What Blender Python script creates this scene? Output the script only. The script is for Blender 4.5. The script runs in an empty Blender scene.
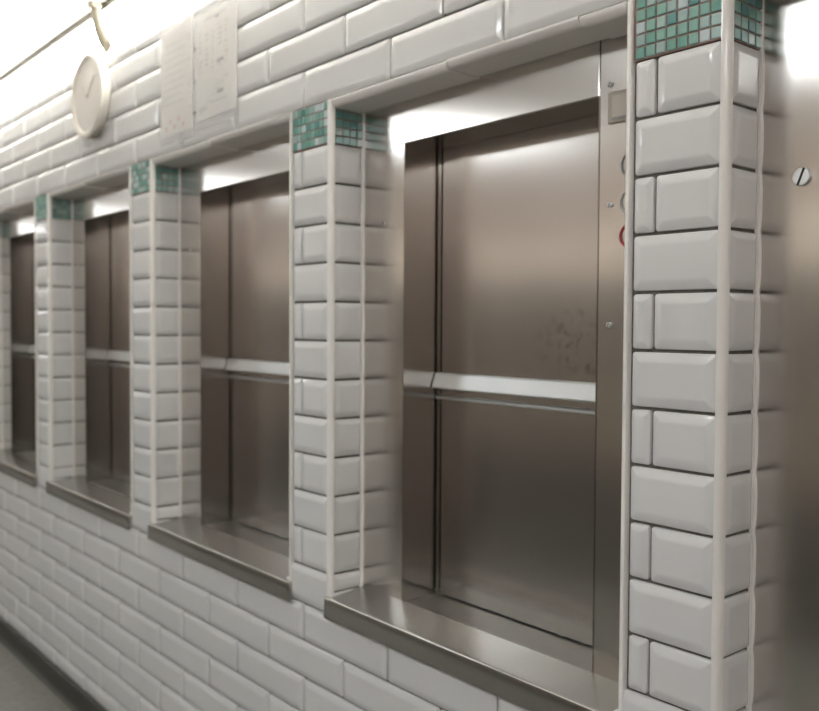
import bpy, math, random
from mathutils import Matrix, Vector
random.seed(7)
SC = bpy.context.scene
COL = SC.collection
H = 0.1                      # one tile course = 10 cm; all plan numbers below are in courses
ZF = -20.65                  # floor level in courses, measured from the foot of the mosaic bands
def P(x, y, z): return Vector((x*H, y*H, (z-ZF)*H))

# ------------------------------------------------------------------ camera
cd = bpy.data.cameras.new('camera'); cam = bpy.data.objects.new('camera', cd); COL.objects.link(cam)
R_ = Vector((0.64206, 0.76664, 0.00528)); U_ = Vector((-0.02831, 0.01683, 0.99946)); F_ = Vector((-0.76613, 0.64186, -0.03251))
m = Matrix((R_, U_, -F_)).transposed().to_4x4(); m.translation = P(0, -12.977, -4.570)
cam.matrix_world = m
cd.sensor_width = 36; cd.lens = 36*889.92/819; cd.shift_y = -2.1/819; cd.clip_start = 0.01
cd.dof.use_dof = True; cd.dof.focus_distance = 1.42; cd.dof.aperture_fstop = 4.2
SC.camera = cam
# ------------------------------------------------------------------ world, exposure
w = bpy.data.worlds.new('world'); SC.world = w; w.use_nodes = True
w.node_tree.nodes['Background'].inputs[0].default_value = (0.9, 0.93, 1, 1)
w.node_tree.nodes['Background'].inputs[1].default_value = 0.05
SC.view_settings.view_transform = 'Standard'; SC.view_settings.look = 'None'
SC.view_settings.gamma = 1; SC.view_settings.exposure = 2.82; SC.view_settings.use_curve_mapping = False
LAMP_E = 4.0      # ceiling luminaires
STRIP_E = 5.5     # wall strip luminaires

# ------------------------------------------------------------------ materials
def mat(name, col, rough=0.5, metal=0.0, emit=None, es=0, spec=0.5, noise=None, nscale=8, aniso=0, stretch=None, bump=0, rvar=0, alpha=1, coat=0):
    mt = bpy.data.materials.new(name); mt.use_nodes = True
    nt = mt.node_tree; b = nt.nodes['Principled BSDF']
    b.inputs['Base Color'].default_value = (*col, 1); b.inputs['Roughness'].default_value = rough
    b.inputs['Metallic'].default_value = metal; b.inputs['Specular IOR Level'].default_value = spec
    b.inputs['Alpha'].default_value = alpha; b.inputs['Coat Weight'].default_value = coat
    if emit: b.inputs['Emission Color'].default_value = (*emit, 1); b.inputs['Emission Strength'].default_value = es
    if noise or bump or rvar:
        tc = nt.nodes.new('ShaderNodeTexCoord'); mp = nt.nodes.new('ShaderNodeMapping')
        nt.links.new(tc.outputs['Object'], mp.inputs[0])
        if stretch: mp.inputs['Scale'].default_value = stretch
        n = nt.nodes.new('ShaderNodeTexNoise'); n.inputs['Scale'].default_value = nscale; n.inputs['Detail'].default_value = 4
        nt.links.new(mp.outputs[0], n.inputs['Vector'])
        if noise:
            mx = nt.nodes.new('ShaderNodeMix'); mx.data_type = 'RGBA'
            mx.inputs['A'].default_value = (*col, 1); mx.inputs['B'].default_value = (*noise, 1)
            rp = nt.nodes.new('ShaderNodeValToRGB'); rp.color_ramp.elements[0].position = .38; rp.color_ramp.elements[1].position = .66
            nt.links.new(n.outputs['Fac'], rp.inputs[0]); nt.links.new(rp.outputs[0], mx.inputs['Factor'])
            nt.links.new(mx.outputs['Result'], b.inputs['Base Color'])
        if rvar:
            mr = nt.nodes.new('ShaderNodeMapRange'); mr.inputs['From Min'].default_value = .3; mr.inputs['From Max'].default_value = .7
            mr.inputs['To Min'].default_value = rough-rvar; mr.inputs['To Max'].default_value = rough+rvar
            nt.links.new(n.outputs['Fac'], mr.inputs[0]); nt.links.new(mr.outputs[0], b.inputs['Roughness'])
        if bump:
            bp = nt.nodes.new('ShaderNodeBump'); bp.inputs['Strength'].default_value = bump; bp.inputs['Distance'].default_value = .002
            nt.links.new(n.outputs['Fac'], bp.inputs['Height']); nt.links.new(bp.outputs[0], b.inputs['Normal'])
    if aniso:
        t = nt.nodes.new('ShaderNodeTangent'); t.direction_type = 'RADIAL'; t.axis = 'Z'
        nt.links.new(t.outputs[0], b.inputs['Tangent']); b.inputs['Anisotropic'].default_value = aniso
    return mt
TILE = mat('white_glaze', (.745, .755, .76), .09, noise=(.72, .73, .735), nscale=3)
BEAD = mat('bead_glaze', (.86, .85, .83), .14)
GROUT = mat('grout', (.20, .185, .165), .9, noise=(.13, .12, .105), nscale=60)
WGROUT = mat('light_grout', (.5, .49, .46), .9, noise=(.4, .39, .36), nscale=60)
RGROUT = mat('mosaic_grout', (.30, .20, .17), .9)
MOS = [mat('mosaic_%s' % n, c, .07) for n, c in [('jade', (.19, .39, .34)), ('sea_green', (.26, .46, .41)), ('teal', (.15, .33, .32)), ('grey_green', (.38, .52, .51)), ('pearl', (.56, .66, .69))]]
STEEL = mat('brushed_steel', (.66, .635, .60), .21, 1, noise=(.64, .615, .58), nscale=3, stretch=(1, 1, 2), aniso=.8)
DOORS = mat('door_steel', (.585, .56, .535), .24, 1, noise=(.55, .528, .505), nscale=3, stretch=(1.2, 1, 2), aniso=.8)
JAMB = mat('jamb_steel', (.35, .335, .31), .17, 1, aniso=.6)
def smudge(mt):
    nt = mt.node_tree; b = nt.nodes['Principled BSDF']; src = b.inputs['Base Color'].links[0].from_socket
    tc = nt.nodes.new('ShaderNodeTexCoord'); mp = nt.nodes.new('ShaderNodeMapping'); mp.inputs['Location'].default_value = (-.19, 0, -.655)
    nt.links.new(tc.outputs['Object'], mp.inputs[0])
    sc = nt.nodes.new('ShaderNodeVectorMath'); sc.operation = 'MULTIPLY'; sc.inputs[1].default_value = (5.5, 0, 9); nt.links.new(mp.outputs[0], sc.inputs[0])
    ln = nt.nodes.new('ShaderNodeVectorMath'); ln.operation = 'LENGTH'; nt.links.new(sc.outputs[0], ln.inputs[0])
    inv = nt.nodes.new('ShaderNodeMapRange'); inv.inputs['From Min'].default_value = 1; inv.inputs['From Max'].default_value = .3; nt.links.new(ln.outputs['Value'], inv.inputs[0])
    n = nt.nodes.new('ShaderNodeTexNoise'); n.inputs['Scale'].default_value = 55; n.inputs['Detail'].default_value = 5; nt.links.new(tc.outputs['Object'], n.inputs['Vector'])
    rp = nt.nodes.new('ShaderNodeMapRange'); rp.inputs['From Min'].default_value = .5; rp.inputs['From Max'].default_value = .7; nt.links.new(n.outputs['Fac'], rp.inputs[0])
    mu = nt.nodes.new('ShaderNodeMath'); mu.operation = 'MULTIPLY'; nt.links.new(inv.outputs[0], mu.inputs[0]); nt.links.new(rp.outputs[0], mu.inputs[1])
    mx = nt.nodes.new('ShaderNodeMix'); mx.data_type = 'RGBA'; mx.inputs['B'].default_value = (.30, .28, .26, 1)
    nt.links.new(mu.outputs[0], mx.inputs['Factor']); nt.links.new(src, mx.inputs['A']); nt.links.new(mx.outputs['Result'], b.inputs['Base Color'])
smudge(DOORS)
BRIGHT = mat('bright_steel', (.62, .63, .63), .42, 1)
SILL = mat('sill_steel', (.50, .495, .475), .27, 1, noise=(.46, .45, .43), nscale=5)
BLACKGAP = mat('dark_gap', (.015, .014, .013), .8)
WHITEP = mat('white_paint', (.86, .85, .82), .6, noise=(.83, .82, .79), nscale=4)
CEIL = mat('ceiling_paint', (.70, .675, .62), .7, noise=(.67, .645, .595), nscale=1.5)
FLOOR = mat('floor_vinyl', (.165, .162, .143), .45, noise=(.13, .128, .112), nscale=30)
BASE = mat('coved_base', (.06, .062, .052), .6, noise=(.05, .05, .042), nscale=20)
OPPW = mat('opposite_wall_paint', (.30, .245, .205), .55, noise=(.26, .21, .175), nscale=3)
DADO = mat('opposite_dado', (.065, .058, .05), .5)
ENDW = mat('end_wall_paint', (.62, .52, .47), .6)
DIFF = mat('strip_diffuser', (.9, .9, .88), .5, emit=(1, .985, .95), es=STRIP_E)
LDIFF = mat('lamp_diffuser', (.9, .9, .9), .5, emit=(.93, .97, 1), es=LAMP_E)
PLAST = mat('white_plastic', (.80, .77, .71), .35)
CPLAST = mat('clock_dial', (.72, .69, .66), .5)
GREYP = mat('grey_print', (.35, .35, .36), .7)
PALEP = mat('pale_grey_print', (.62, .62, .62), .7)
YELP = mat('pale_yellow_print', (.74, .72, .55), .7)
REDP = mat('pale_red_print', (.70, .48, .43), .7)
HAND = mat('pale_hand', (.60, .585, .57), .6)
PAPER = mat('paper', (.82, .81, .80), .6)
SLEEVE = mat('clear_sleeve', (.9, .9, .9), .08, alpha=.25)
CABLE = mat('beige_cable', (.20, .18, .13), .6)
REDB = mat('red_ring', (.62, .10, .09), .35)
BUTT = mat('grey_button', (.62, .60, .57), .3, 1)
PLATE = mat('beige_indicator', (.50, .46, .40), .35)

# ------------------------------------------------------------------ mesh helpers
class M:
    def __init__(s): s.v = []; s.f = []; s.mi = []
    def add(s, vs, fs, mi=0):
        b = len(s.v); s.v += [P(*v) for v in vs]; s.f += [[b+i for i in f] for f in fs]; s.mi += [mi]*len(fs)
    def box(s, x0, x1, y0, y1, z0, z1, mi=0, bev=0):
        if not bev:
            vs = [(x, y, z) for x in (x0, x1) for y in (y0, y1) for z in (z0, z1)]
            s.add(vs, [(0, 1, 3, 2), (4, 6, 7, 5), (0, 4, 5, 1), (2, 3, 7, 6), (0, 2, 6, 4), (1, 5, 7, 3)], mi); return
        b = bev; X = (x0, x1); Y = (y0, y1); Z = (z0, z1); vs = []; ix = {}
        for i in (0, 1):
            for j in (0, 1):
                for k in (0, 1):
                    sx, sy, sz = (b, -b)[i], (b, -b)[j], (b, -b)[k]
                    ix[i, j, k] = len(vs); vs += [(X[i], Y[j]+sy, Z[k]+sz), (X[i]+sx, Y[j], Z[k]+sz), (X[i]+sx, Y[j]+sy, Z[k])]
        q = lambda i, j, k, a: ix[i, j, k]+a
        fs = []
        for i in (0, 1):
            fs += [[q(i,0,0,0), q(i,0,1,0), q(i,1,1,0), q(i,1,0,0)], [q(0,i,0,1), q(0,i,1,1), q(1,i,1,1), q(1,i,0,1)], [q(0,0,i,2), q(0,1,i,2), q(1,1,i,2), q(1,0,i,2)]]
            for j in (0, 1):
                fs += [[q(i,j,0,0), q(i,j,1,0), q(i,j,1,1), q(i,j,0,1)], [q(i,0,j,0), q(i,1,j,0), q(i,1,j,2), q(i,0,j,2)], [q(0,i,j,1), q(1,i,j,1), q(1,i,j,2), q(0,i,j,2)]]
                for k in (0, 1): fs.append([q(i,j,k,0), q(i,j,k,1), q(i,j,k,2)])
        s.add(vs, fs, mi)
    def tile(s, face, a0, a1, z0, z1, base, top, mi=0, bw=.17, bh=.038):
        """bevelled tile; face 'F' looks to -y at y=top; 'R' looks to +x at x=top; 'L' looks to -x"""
        g = .028; a0 += g; a1 -= g; z0 += g; z1 -= g
        sg = 1 if top > base else -1
        rings = [(0, base, .05), (0, top-sg*(bh+.022), .05), (.008, top-sg*(bh+.008), .045), (.022, top-sg*bh, .035), (bw-.03, top-sg*.006, .01), (bw, top, .01), (bw+.03, top, .01)]
        k = min(1, (a1-a0)*.42/(bw+.03)); kz = min(1, (z1-z0)*.42/(bw+.03)); vs = []; h = math.sqrt(.5)
        for ins, d, rr in rings:
            A0, A1, Z0, Z1 = a0+ins*k, a1-ins*k, z0+ins*kz, z1-ins*kz; q = rr*(1-h)
            for a, z in ((A0, Z0+rr), (A0+q, Z0+q), (A0+rr, Z0), (A1-rr, Z0), (A1-q, Z0+q), (A1, Z0+rr), (A1, Z1-rr), (A1-q, Z1-q), (A1-rr, Z1), (A0+rr, Z1), (A0+q, Z1-q), (A0, Z1-rr)):
                vs.append((a, d, z) if face == 'F' else (d, a, z))
        fs = []; n = 12
        for r in range(len(rings)-1):
            for i in range(n): fs.append([r*n+i, r*n+(i+1) % n, (r+1)*n+(i+1) % n, (r+1)*n+i])
        fs.append([(len(rings)-1)*n+i for i in range(n)]); s.add(vs, fs, mi)
    def prism(s, prof, axis, a0, a1, mi=0):
        """extrude a closed 2-D profile: axis 'x' profile (y,z); 'z' profile (x,y)"""
        n = len(prof); vs = []
        for a in (a0, a1):
            for p, q in prof: vs.append((a, p, q) if axis == 'x' else (p, q, a))
        s.add(vs, [[i, (i+1) % n, n+(i+1) % n, n+i] for i in range(n)]+[list(range(n)), list(range(2*n-1, n-1, -1))], mi)
    def cyl(s, c, r, y0, y1, n=32, mi=0, rin=None, ax='y', tilt=0):
        def pt(rad, t, h):
            a, b = rad*math.cos(t), rad*math.sin(t)
            return (c[0]+a, h, c[1]+b)
        vs = []; fs = []
        if rin is None:
            e = min(r*.12, abs(y1-y0)*.4); sg = 1 if y1 > y0 else -1
            for rad, h in ((r, y1), (r, y0+sg*e), (r-e, y0)):
                vs += [pt(rad, 2*math.pi*i/n, h) for i in range(n)]
            for k in (0, 1): fs += [[k*n+i, k*n+(i+1) % n, (k+1)*n+(i+1) % n, (k+1)*n+i] for i in range(n)]
            fs += [list(range(n)), list(range(2*n, 3*n))]
        else:
            mid = (r+rin)/2
            for rad, h in ((r, y1), (r, y0+(y1-y0)*.3), (mid, y0), (rin, y0+(y1-y0)*.3), (rin, y1)):
                vs += [pt(rad, 2*math.pi*i/n, h) for i in range(n)]
            for k in range(5):
                kk = (k+1) % 5; fs += [[k*n+i, k*n+(i+1) % n, kk*n+(i+1) % n, kk*n+i] for i in range(n)]
        s.add(vs, fs, mi)
    def tube(s, pts, r, n=8, flat=1.0, mi=0):
        vs = []; fs = []
        for k, p in enumerate(pts):
            a = Vector(pts[max(k-1, 0)]); b = Vector(pts[min(k+1, len(pts)-1)]); d = (b-a).normalized()
            u = d.cross(Vector((0, 1, 0))).normalized(); v = d.cross(u)
            for i in range(n):
                t = 2*math.pi*i/n; vs.append(tuple(Vector(p)+u*r*math.cos(t)+v*r*flat*math.sin(t)))
        for k in range(len(pts)-1): fs += [[k*n+i, k*n+(i+1) % n, (k+1)*n+(i+1) % n, (k+1)*n+i] for i in range(n)]
        fs += [list(range(n)), [len(pts)*n-n+i for i in range(n)]]; s.add(vs, fs, mi)
    def build(s, name, mats, parent=None, smooth=None, label=None):
        if not isinstance(mats, (list, tuple)): mats = [mats]
        me = bpy.data.meshes.new(name)
        o = parent.location if parent else Vector((0, 0, 0))
        if not parent:                                    # origin at the centre of the mesh's foot
            xs = [v.x for v in s.v]; ys = [v.y for v in s.v]; zs = [v.z for v in s.v]
            o = Vector(((min(xs)+max(xs))/2, (min(ys)+max(ys))/2, min(zs)))
        par = parent; acc = Vector((0, 0, 0))
        while par: acc += par.location; par = par.parent
        if parent: o = acc
        me.from_pydata([tuple(v-o) for v in s.v], [], s.f)
        for mt in mats: me.materials.append(mt)
        me.polygons.foreach_set('material_index', s.mi)
        import bmesh
        bm = bmesh.new(); bm.from_mesh(me); bmesh.ops.recalc_face_normals(bm, faces=bm.faces); bm.to_mesh(me); bm.free()
        if smooth:
            me.polygons.foreach_set('use_smooth', [True]*len(me.polygons)); me.set_sharp_from_angle(angle=math.radians(smooth))
        ob = bpy.data.objects.new(name, me); COL.objects.link(ob)
        if parent: ob.parent = parent
        else: ob.location = o
        if label: ob['label'] = label
        return ob
def tag(o, label=None, cat=None, group=None, kind=None):
    if label: o['label'] = label
    if cat: o['category'] = cat
    if group: o['group'] = group
    if kind: o['kind'] = kind
    return o
def thing(name, loc, label, cat, group=None):
    o = bpy.data.objects.new(name, None); o.empty_display_size = .05; COL.objects.link(o); o.location = P(*loc)
    return tag(o, label, cat, group)
def copy_tree(o, parent=None):
    c = o.copy(); COL.objects.link(c)
    if parent: c.parent = parent
    for ch in list(o.children): copy_tree(ch, c)
    return c

# ------------------------------------------------------------------ layout
PER = 10.86; XR0 = -7.67; PW = 2.0; D = 1.06; DD = 2.2
TL = 3.62; ZB = -12.06; ZT = 5.75; ZC = 7.36
X0, X1 = -125.0, 12.0; YO = -29.0
def xr(i): return XR0-PER*i+{1: -.10, 3: .10}.get(i, 0)
TH = .115                                   # tile face stands this far off the grout bed

# ---- wall with the hatches: grout bed + every bevelled tile
def wall():
    g = M()
    g.box(X0, X1, TH, 3.2, ZF, ZB-.0)               # lower wall
    g.box(X0, X1, TH, 3.2, 1.0, ZC)                 # upper wall
    g.box(X0, X1, 2.75, 3.2, ZB, 1.0)               # back of the shafts
    g.box(X0, xr(4)-PW-.05, TH, 2.75, ZB, 1.0); g.box(xr(-1)+.02, X1, TH, 2.75, ZB, 1.0)
    zs = [1.1, 2.087, 3.087, 4.087, 5.02, ZT]
    def row(z0, z1, off, xa=-72.0, xb=X1):
        n0 = math.floor((xa-off)/TL)
        x = off+n0*TL
        while x < xb:
            a, b = max(x, xa), min(x+TL, xb)
            if b-a > .3: g.tile('F', a, b, z0, z1, TH+.01, 0, 1)
            x += TL
    off = [-19.91, -18.10]
    for k in range(5): row(zs[k], zs[k+1], off[k % 2])
    z = ZB; k = 0
    while z > -19.7:
        z1 = max(z-1.0, -19.75); row(z1, z, off[k % 2]); z = z1; k += 1
        if z <= -19.75: break
    k = 0; z = ZB
    while z < 1.0:
        row(z, min(z+1.005, 1.0), off[(k+1) % 2], -72.0, xr(4)-PW-.05); row(z, min(z+1.005, 1.0), off[(k+1) % 2], xr(-1)+.02, X1); z += 1.005; k += 1
    g.box(X0, -72.0, 0, TH, ZF, ZT, 1)
    # flat painted strip above the tiles
    g.box(X0, X1, TH-.06, TH+.02, ZT, ZC, 2)
    return tag(g.build('wall_front', [GROUT, TILE, WHITEP], smooth=50), 'wall of long white bevelled tiles around the hatches', kind='structure')
wall()

def shell(name, args, mt, label):
    g = M(); g.box(*args); return tag(g.build(name, mt), label, kind='structure')
shell('floor', (X0, X1, YO, TH, ZF-1, ZF), FLOOR, 'grey-brown smooth floor')
shell('ceiling', (X0, X1, YO, 3.2, ZC, ZC+1), CEIL, 'pale cream ceiling')
g = M(); g.box(X0, X1, YO-1, YO, ZF, ZC, 0)
for a, b, mi in ((ZF, -13, 1), (-13, -8, 2), (-8, -1.5, 3), (-1.5, 1.6, 4)): g.box(X0, X1, YO, YO+.2, a, b, mi)
tag(g.build('wall_opposite', [OPPW, DADO, mat('opposite_band_mid', (.15, .125, .10), .5), mat('opposite_band_dark', (.10, .085, .07), .5), mat('opposite_band_pale', (.46, .39, .33), .5)]), 'brown wall across the corridor', kind='structure')
shell('wall_left', (X0-1, X0, YO, 3.2, ZF, ZC), OPPW, 'far end wall of the corridor')
shell('wall_right', (X1, X1+1, YO, 3.2, ZF, ZC), ENDW, 'near end wall of the corridor')
g = M(); g.prism([(TH, ZF), (-.30, ZF), (-.24, ZF+.04), (-.17, ZF+.12), (-.13, ZF+.25), (-.11, -19.76), (-.07, -19.72), (TH, -19.72)], 'x', X0, X1)
tag(g.build('baseboard_front', BASE, smooth=40), 'dark grey coved skirting under the white tiles', kind='structure')
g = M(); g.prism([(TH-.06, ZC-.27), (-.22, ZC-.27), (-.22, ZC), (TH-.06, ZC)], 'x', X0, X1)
tag(g.build('trim_1', mat('painted_shadow_gap', (.07, .065, .05), .6)), 'thin dark strip standing in for the shadow gap between wall and ceiling', kind='structure')  # shade of the gap under the ceiling, put into a dark strip

# ---- rounded lintel tiles over each opening
def lintel(i, n):
    xa, xb = xr(i+1)-.02, xr(i)-PW+.02
    g = M(); x = xa
    cuts = [xa]; j = -14.32-PER*i
    for c in (j, j+TL):
        if xa+.2 < c < xb-.2: cuts.append(c)
    cuts.append(xb)
    for q in range(len(cuts)-1):
        a, b = cuts[q]+.012, cuts[q+1]-.012; dz = (-.02, .025, -.01)[q % 3]
        r = .17; prof = [(TH, 1.10), (0.03, 1.10), (0.0, 1.07)]
        prof += [(r-r*math.cos(t*math.pi/12), .92+dz+r-r*math.sin(t*math.pi/12)) for t in range(0, 7)]
        prof += [(D-.16, .90+dz), (D-.06, .91+dz), (D-.005, .96+dz), (D-.005, 1.2), (TH, 1.2)]
        g.prism(prof, 'x', a, b, 1)
    g.box(xa, xb, .1, D+.02, 1.0, 1.15, 0)
    return tag(g.build('trim_%d' % n, [GROUT, BEAD], smooth=35), 'rounded white lintel tiles over the opening', kind='structure')
for n, i in enumerate(range(-1, 4)): lintel(i, n+2)

# ------------------------------------------------------------------ tiled pillars
PILLAR_LABELS = {
 0: 'nearest white tiled pillar with green mosaic top, right of the largest hatch',
 1: 'second white tiled pillar from the right, between the two largest hatches',
 2: 'third white tiled pillar from the right, left of the second largest hatch',
 3: 'narrow far white tiled pillar beside the leftmost hatch',
}
def pillar(i):
    R = xr(i); L = R-PW
    t = thing('tiled_pillar', ((R+L)/2, .5, ZB), PILLAR_LABELS.get(i, 'white tiled pillar with green mosaic top beyond the edge of the frame'), 'pillar', 'tiled pillars between the hatches')
    g = M()
    g.box(L+.1, R-.1, TH, D-.01, ZB+.02, -.0)
    g.box(L+.1, R-.1, D-.01, 2.7, ZB+.02, 1.0)
    bl, br = L+.19, R-.12                         # face between the two beads
    split = i in (0, 1)
    for k in range(12):
        z1 = -k*1.004+.02; z0 = z1-1.004
        if k == 11: z0 = ZB
        a, b = (bl, br) if k < 11 else (L-.0, R+.0)
        if split and k % 2 == 0 and k < 11:
            c = a+.44; g.tile('F', a, c, z0, z1, TH+.01, 0, 1, bw=.13); g.tile('F', c, b, z0, z1, TH+.01, 0, 1)
        else: g.tile('F', a, b, z0, z1, TH+.01, 0, 1)
        if k < 11 or True:
            zz = max(z0, -11.5)
            if z1-zz > .2:
                g.tile('R', .145, D-.0, zz, z1, R-TH-.01, R, 1, bw=.14); g.tile('L', .145, D-.0, zz, z1, L+TH+.01, L, 1, bw=.14)
    g.build('tile_cladding', [GROUT, TILE], t, smooth=50)
    # mosaic band
    g = M(); p = (br-bl-.04)/8
    g.box(bl, br+.05, .03, D-.02, .01, 1.09, 0); g.box(L+.03, R-.03, .2, D-.02, .0, 1.09, 0)
    rows = 5; ph = 1.07/rows
    def tess(face, a, z, wa, top):
        mi = random.choice([1, 1, 2, 2, 2, 3, 4, 4, 5, 5] if face == 'F' else [1, 1, 2, 3, 3, 3, 3, 4]); gg = .016; d = .02  # front mix has extra pearl to paint in reflections; side mix is darker teal
        pts = [(a+gg, z+gg), (a+wa-gg, z+gg), (a+wa-gg, z+ph-gg), (a+gg, z+ph-gg)]
        ins = .012; s2 = [(a+gg+ins, z+gg+ins), (a+wa-gg-ins, z+gg+ins), (a+wa-gg-ins, z+ph-gg-ins), (a+gg+ins, z+ph-gg-ins)]
        if face == 'F': vs = [(q, .035, r) for q, r in pts]+[(q, .012, r) for q, r in pts]+[(q, .004, r) for q, r in s2]
        else:
            sg = 1 if face == 'R' else -1; vs = [(top-sg*.035, q, r) for q, r in pts]+[(top-sg*.012, q, r) for q, r in pts]+[(top-sg*.004, q, r) for q, r in s2]
        fs = [[k*4+i2, k*4+(i2+1) % 4, k*4+4+(i2+1) % 4, k*4+4+i2] for k in (0, 1) for i2 in range(4)]+[[8, 9, 10, 11]]
        g.add(vs, fs, mi)
    for r in range(rows):
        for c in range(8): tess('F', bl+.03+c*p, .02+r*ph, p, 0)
        for c in range(4):
            wa = (D-.17)/4
            tess('R', .15+c*wa, r*ph, wa, R); tess('L', .15+c*wa, r*ph, wa, L)
    g.build('mosaic_band', [RGROUT]+MOS, t, label='green and pearl glass mosaic')
    # quarter-round corner beads and white strips standing in for the glint of tile edges mirrored in steel
    for side in (1, -1):
        g = M(); r = .14 if side > 0 else .15; e = R if side > 0 else L
        n = 8; prof = [(e-side*(r-r*math.sin(t_*math.pi/2/n)), r-r*math.cos(t_*math.pi/2/n)-.015) for t_ in range(n+1)]
        prof = [(x+side*.012, y) for x, y in prof]
        prof += [(e-side*.02, r+.02), (e-side*(r-.0), r+.02), (e-side*(r+.0), .03)]
        g.prism(prof, 'z', -11.58, 1.10)
        g.build('corner_bead', BEAD, t, smooth=40)
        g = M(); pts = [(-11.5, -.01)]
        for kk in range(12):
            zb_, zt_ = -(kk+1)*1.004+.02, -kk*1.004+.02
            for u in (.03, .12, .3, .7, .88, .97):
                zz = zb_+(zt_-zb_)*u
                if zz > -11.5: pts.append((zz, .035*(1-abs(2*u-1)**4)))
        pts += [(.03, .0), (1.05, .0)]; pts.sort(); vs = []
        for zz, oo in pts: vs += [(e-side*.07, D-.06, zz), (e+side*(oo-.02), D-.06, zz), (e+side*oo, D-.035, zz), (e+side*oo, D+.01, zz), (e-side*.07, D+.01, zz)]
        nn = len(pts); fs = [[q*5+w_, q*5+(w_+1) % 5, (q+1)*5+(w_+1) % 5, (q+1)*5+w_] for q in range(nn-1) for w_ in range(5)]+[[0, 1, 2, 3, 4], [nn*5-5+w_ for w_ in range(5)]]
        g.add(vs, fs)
        g.build('edge_glint_strip', BEAD, t, smooth=40)  # catch-light on the tile edges, built as a white scalloped strip
        g = M(); g.box(e-side*.05, e+side*.05, .02, D, -11.6, -11.50, bev=.015)
        g.build('foot_seal', BEAD, t, smooth=40)
    return t
for i in range(-1, 5): pillar(i)

# ------------------------------------------------------------------ steel serving hatches (rise-and-fall doors)
UNIT_LABELS = {
 -1: 'steel dumbwaiter front with a large slotted screw, at the right edge of the photo',
 0: 'largest steel dumbwaiter hatch with buttons, between the two nearest pillars',
 1: 'second largest steel dumbwaiter hatch, below the two sheets of paper',
 2: 'narrow-looking steel dumbwaiter hatch third from the right, below the clock',
 3: 'leftmost steel dumbwaiter hatch cut by the left edge',
}
def slotted(g, x, z, y, r):
    g.cyl((x, z), r, y-.05, y+.01, 24, 0)
    c, s_ = math.cos(1.2), math.sin(1.2)
    hw = r*.13; L_ = r*.95
    pts = [(x+c*L_-s_*hw, z+s_*L_+c*hw), (x-c*L_-s_*hw, z-s_*L_+c*hw), (x-c*L_+s_*hw, z-s_*L_-c*hw), (x+c*L_+s_*hw, z+s_*L_-c*hw)]
    g.add([(a, y-.053, b) for a, b in pts]+[(a, y-.03, b) for a, b in pts], [(0, 1, 2, 3), (4, 5, 6, 7), (0, 1, 5, 4), (1, 2, 6, 5), (2, 3, 7, 6), (3, 0, 4, 7)], 1)
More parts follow.
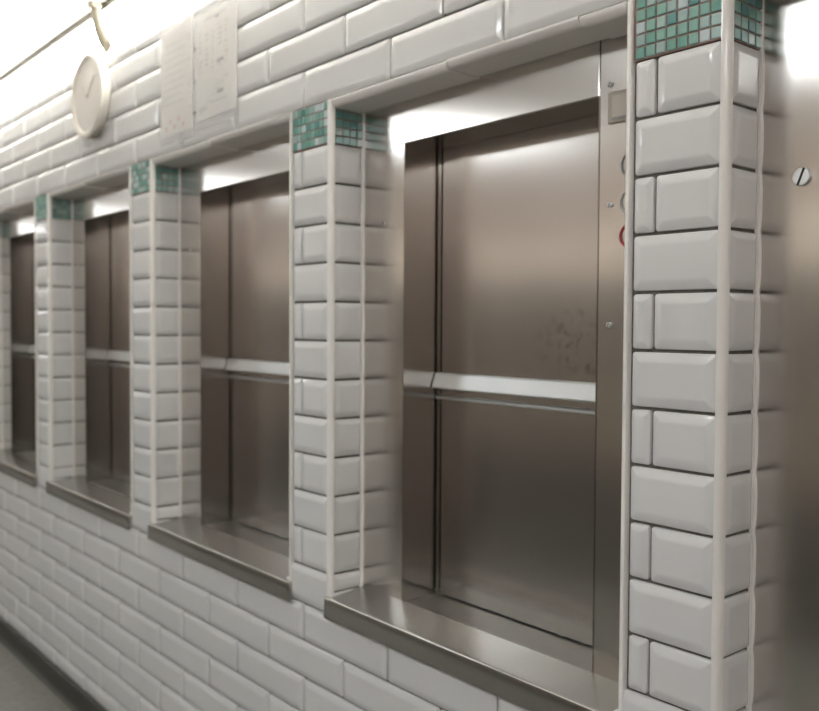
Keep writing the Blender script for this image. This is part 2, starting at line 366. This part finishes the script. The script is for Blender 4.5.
def hatch():
    i = 0; R = xr(0)-PW; L = xr(1); hl, hr = -17.01, -11.02; zt, zb = -.125, -11.50
    t = thing('dumbwaiter_hatch', ((hl+hr)/2, D+.5, -11.55), UNIT_LABELS[0], 'dumbwaiter', 'steel dumbwaiter hatches along the tiled wall')
    for a, b in ((L-.0, hl), (hr, R+.0)):
        g = M(); g.box(a, b, D, D+.06, -11.50, 1.19, bev=.012); sp = g.build('side_panel', STEEL, t)
        if b == hl: lp = sp
        else: rp = sp
    g = M(); g.box(hl+.01, hr-.01, D-.035, D+.05, zt, 1.19, bev=.018); g.build('header_panel', STEEL, t)
    # narrow folded returns at the opening's edge
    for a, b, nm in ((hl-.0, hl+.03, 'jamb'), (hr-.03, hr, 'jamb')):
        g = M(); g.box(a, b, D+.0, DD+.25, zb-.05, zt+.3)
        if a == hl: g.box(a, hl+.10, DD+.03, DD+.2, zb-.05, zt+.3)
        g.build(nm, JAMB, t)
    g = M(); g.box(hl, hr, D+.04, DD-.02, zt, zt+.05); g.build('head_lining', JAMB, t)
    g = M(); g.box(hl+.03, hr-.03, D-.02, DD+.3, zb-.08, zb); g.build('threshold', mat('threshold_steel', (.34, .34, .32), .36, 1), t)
    g = M(); g.box(hl-.2, hr+.2, DD+.35, DD+.4, -12, .6); g.build('shaft_dark_sheet', BLACKGAP, t)  # near-black sheet added so the gaps around the doors read as shade
    g = M(); g.box(-16.84, hr-.05, DD, DD+.08, -6.05, zt+.10, bev=.01); ud = g.build('upper_door', DOORS, t)
    g = M(); g.box(-16.84, hr-.05, DD, DD+.08, zb+.03, -6.10, bev=.01); ld = g.build('lower_door', DOORS, t)
    g = M(); g.prism([(DD, -5.79), (DD-.13, -5.82), (DD-.14, -5.85), (DD-.23, -6.16), (DD-.22, -6.19), (DD-.19, -6.19), (DD, -6.10)], 'x', -16.95, hr-.06)
    g.build('handle_bar', BRIGHT, ud, label='bright slanted steel handle bar')
    g = M(); g.prism([(DD, -6.36), (DD-.09, -6.40), (DD-.10, -6.42), (DD-.10, -6.45), (DD, -6.47)], 'x', -16.95, hr-.06)
    g.build('handle_lip', BRIGHT, ld)
    # small fixings
    for x, z, par in ((-17.77, -2.03, lp), (-10.74, -2.25, rp), (-10.73, -4.56, rp), (-10.77, .055, rp)):
        g = M(); slotted(g, x, z, D, .05); g.build('screw', [BRIGHT, BLACKGAP], par, smooth=40)
    g = M(); slotted(g, -17.83, -2.17, D, .15); g.build('slotted_screw', [BRIGHT, BLACKGAP], lp, smooth=40)
    # controls on the right-hand panel
    g = M(); g.box(-10.80, -10.2, D-.06, D+.01, -.70, -.10, bev=.02); ip = g.build('indicator_plate', PLATE, t, label='beige indicator plate')
    g = M(); g.box(-10.68, -10.32, D-.075, D-.05, -.62, -.18); g.box(-10.68, -10.32, D-.085, D-.07, -.64, -.60, 1)
    g.build('indicator_window', [mat('indicator_window', (.60, .56, .50), .3), GREYP], ip)
    for z, rm in ((-1.53, BRIGHT), (-2.23, BRIGHT), (-2.87, REDB)):
        g = M(); g.cyl((-10.27, z), .17, D-.05, D+.01, 32); pb = g.build('push_button', BUTT, t, smooth=40)
        g = M(); g.cyl((-10.27, z), .235, D-.055, D+.01, 40, rin=.195); g.build('button_ring', rm, pb, smooth=40, label='red ring' if rm == REDB else None)
    return t
h0 = hatch()
for i in (1, 2, 3, -1):
    h = copy_tree(h0); h.location = h0.location+Vector((-PER*H*i, 0, 0)); h['label'] = UNIT_LABELS[i]
# the panel of the small screws and the one of the big screw differ from unit to unit
def prune(root, names):
    for c in list(root.children_recursive):
        if c.name.split('.')[0] in names: bpy.data.objects.remove(c)
for o in [q for q in COL.objects if q.parent is None]:
    if o.name.startswith('dumbwaiter_hatch') and o['label'] != UNIT_LABELS[-1]: prune(o, {'slotted_screw'})
    elif o.name.startswith('dumbwaiter_hatch'): prune(o, {'screw'})

# ------------------------------------------------------------------ steel sills
SILL_LABELS = {0: 'large steel sill ledge under the largest hatch, nearest the camera', 1: 'steel sill ledge under the second largest hatch',
 2: 'short-looking dark steel sill ledge under the third hatch from the right', 3: 'leftmost steel sill ledge cut by the left edge', -1: 'steel sill ledge right of the nearest pillar'}
def sill():
    L, R = xr(1)-.15, xr(0)-PW+.12
    g = M(); yf = -.12; zt = -11.57; zb = -12.13; b = .03
    # outline in x,y seen from above with rounded front corners
    def outline(ins):
        r = .10; o = []
        for cx_, a0 in ((L+r, math.pi), (R-r, 1.5*math.pi)):
            for k in range(6):
                a = a0+k/5*math.pi/2; o.append((cx_+(r-ins)*math.cos(a), yf+r+(r-ins)*math.sin(a)))
        return o+[(R-ins, .0), (R-.13, .0), (R-.13, D+.0), (L+.16, D+.0), (L+.16, .0), (L+ins, .0)]
    rings = [(b, zb), (0, zb+b), (0, zt-b), (b*.35, zt-b*.3), (b, zt)]; vs = []; n = len(outline(0))
    for ins, z in rings:
        for x, y in outline(ins): vs.append((x, y, z+max(0, y)*.10/D*(1 if z > -11.8 else 0)))
    fs = [[k*n+i, k*n+(i+1) % n, (k+1)*n+(i+1) % n, (k+1)*n+i] for k in range(4) for i in range(n)]
    fs += [list(range(n)), list(range(4*n, 5*n))]
    g.add(vs, fs, 0)
    o = g.build('steel_sill', SILL, smooth=50)
    return tag(o, SILL_LABELS[0], 'sill', 'steel sills under the hatches')
s0 = sill()
for i in (1, 2, 3, -1):
    s = s0.copy(); COL.objects.link(s); s.location = s0.location+Vector((-PER*H*i, 0, 0)); s['label'] = SILL_LABELS[i]

# ------------------------------------------------------------------ strip luminaires on the wall under the ceiling
n = 0; x = -124.0
while x < -3:
    if abs(x+14.9*0) >= 0:
        t = thing('strip_light', (x+6.1, -.1, ZT+.1), '', 'light', 'continuous strip lights along the top of the wall')
        t['label'] = 'glowing white strip light along the wall just under the ceiling'
        g = M(); g.box(x, x+12.2, -.02, .06, ZT+.12, ZC-.31); g.build('lamp_body', WHITEP, t)
        g = M(); g.box(x+.0, x+12.2, -.10, -.02, ZT+.03, ZC-.30, bev=.02); g.build('diffuser', DIFF, t, smooth=40)
    x += 12.2
# ------------------------------------------------------------------ ceiling luminaires over the corridor
for x, hx in ((-115, 3.2), (-91.5, 1.7), (-67.5, 2.0), (-41, 2.8), (-15.5, 3.2), (8, 3.2)):
    t = thing('ceiling_light', (x, -20, ZC-.5), 'ceiling light over the corridor behind the viewer', 'light', 'ceiling lights over the corridor')
    g = M(); g.box(x-hx, x+hx, -22, -18, ZC-.45, ZC-.02, bev=.05); g.build('lamp_body', WHITEP, t)
    g = M(); g.box(x-hx+.2, x+hx-.2, -21.8, -18.2, ZC-.60, ZC-.44, bev=.05); g.build('diffuser', LDIFF, t)

# ------------------------------------------------------------------ wall clock
cx_, cz = -34.45, 4.15
t = thing('wall_clock', (cx_, 0, cz), 'round white wall clock seen edge-on, high on the tiles', 'clock')
g = M(); g.cyl((cx_, cz), 1.5, -.32, -.02, 64); g.build('clock_case', PLAST, t, smooth=40)
g = M(); g.cyl((cx_, cz), 1.62, -.44, -.26, 64, rin=1.38); g.build('rim', PLAST, t, smooth=60)
g = M(); g.cyl((cx_, cz), 1.40, -.34, -.30, 64); g.build('dial', CPLAST, t, smooth=40)
for k in range(12):
    g = M()
    a = k*math.pi/6; c, s_ = math.cos(a), math.sin(a); r0, r1, hw = 1.12, 1.28, .022
    pts = [(cx_+c*r0-s_*hw, cz+s_*r0+c*hw), (cx_+c*r1-s_*hw, cz+s_*r1+c*hw), (cx_+c*r1+s_*hw, cz+s_*r1-c*hw), (cx_+c*r0+s_*hw, cz+s_*r0-c*hw)]
    g.add([(p_, -.352, q) for p_, q in pts]+[(p_, -.335, q) for p_, q in pts], [(0, 1, 2, 3), (4, 5, 6, 7), (0, 1, 5, 4), (1, 2, 6, 5), (2, 3, 7, 6), (3, 0, 4, 7)])
    g.build('hour_mark', PALEP, t)
for nm, a, ln, hw in (('hour_hand', 2.3, .62, .035), ('minute_hand', .7, .98, .025)):
    g = M(); c, s_ = math.cos(a), math.sin(a)
    pts = [(cx_-c*.15-s_*hw, cz-s_*.15+c*hw), (cx_+c*ln-s_*hw, cz+s_*ln+c*hw), (cx_+c*ln+s_*hw, cz+s_*ln-c*hw), (cx_-c*.15+s_*hw, cz-s_*.15-c*hw)]
    g.add([(p_, -.375, q) for p_, q in pts]+[(p_, -.355, q) for p_, q in pts], [(0, 1, 2, 3), (4, 5, 6, 7), (0, 1, 5, 4), (1, 2, 6, 5), (2, 3, 7, 6), (3, 0, 4, 7)])
    g.build(nm, HAND, t)
g = M(); g.cyl((cx_, cz), .07, -.39, -.33, 20); g.build('hub', GREYP, t, smooth=40)

# cable dropping from the ceiling to the back of the clock
g = M(); pts = []
for k in range(13):
    u = k/12; pts.append((-33.35+.85*u*u-.05*math.sin(u*3.1), -.42+.12*u, ZC-.16-1.62*u))
g.tube(pts, .28, 10, .5)
g.box(-33.6, -33.1, -.65, -.25, ZC-.2, ZC-.0, bev=.03)
tag(g.build('cable', CABLE, smooth=50), 'short beige cable dropping from the ceiling above the clock', 'cable')

# ------------------------------------------------------------------ sheets of paper in clear sleeves
def sheet(x0, x1, z0, z1, label, marks):
    t = thing('paper_notice', ((x0+x1)/2, -.02, z0), label, 'notice', 'paper notices taped above the hatch')
    g = M(); g.box(x0, x1, -.045, -.012, z0, z1); g.build('paper', PAPER, t)
    g = M(); g.box(x0-.10, x1+.10, -.06, -.052, z0-.28, z1+.10); g.build('plastic_sleeve', SLEEVE, t)
    g = M(); ms = [GREYP, PALEP, YELP, REDP]
    for a, b, c, d, mi in marks: g.box(x0+a, x0+b, -.049, -.044, z0+c, z0+d, mi)
    g.build('printing', ms, t)
mk = []
for k in range(9): mk.append((.2, 1.5+random.random()*.4, 1.0+k*.24, 1.04+k*.24, 1))
for k in range(5): mk.append((.25+k*.32, .42+k*.32, .18+(k % 2)*.2, .32+(k % 2)*.22, 3))
for k in range(4): mk.append((1.98, 2.08, .6+k*.75, .78+k*.75, 1))
sheet(-28.45, -26.2, 1.62, 5.1, 'left white paper notice with a faint red line at its foot', mk)
mk = [(.5, 1.9, 2.95, 3.05, 1), (1.2, 1.5, 2.9, 3.0, 0), (1.35, 1.75, 1.55, 1.66, 0), (1.35, 1.75, .62, .74, 0), (.15, .7, .25, .38, 1), (.9, 1.9, .40, .46, 1)]
for c in range(5):
    for k in range(9):
        if random.random() < .8: mk.append((.15+c*.42, .15+c*.42+.10+random.random()*.16, 1.45+k*.15, 1.53+k*.15, 2 if c in (2, 4) and k % 2 else 1))
for k in range(7): mk.append((.2+(k*.27) % 1.9, .38+(k*.27) % 1.9, .2+k*.14, .26+k*.14, 1))
sheet(-25.9, -23.4, 1.75, 4.95, 'right white paper notice printed with a grey and yellow table', mk)
g = M(); g.box(-34.9, -32.7, -.03, -.008, 2.18, 3.3)
tag(g.build('clear_card_sleeve', SLEEVE), 'small clear plastic sleeve on the tiles behind the clock', 'sleeve')
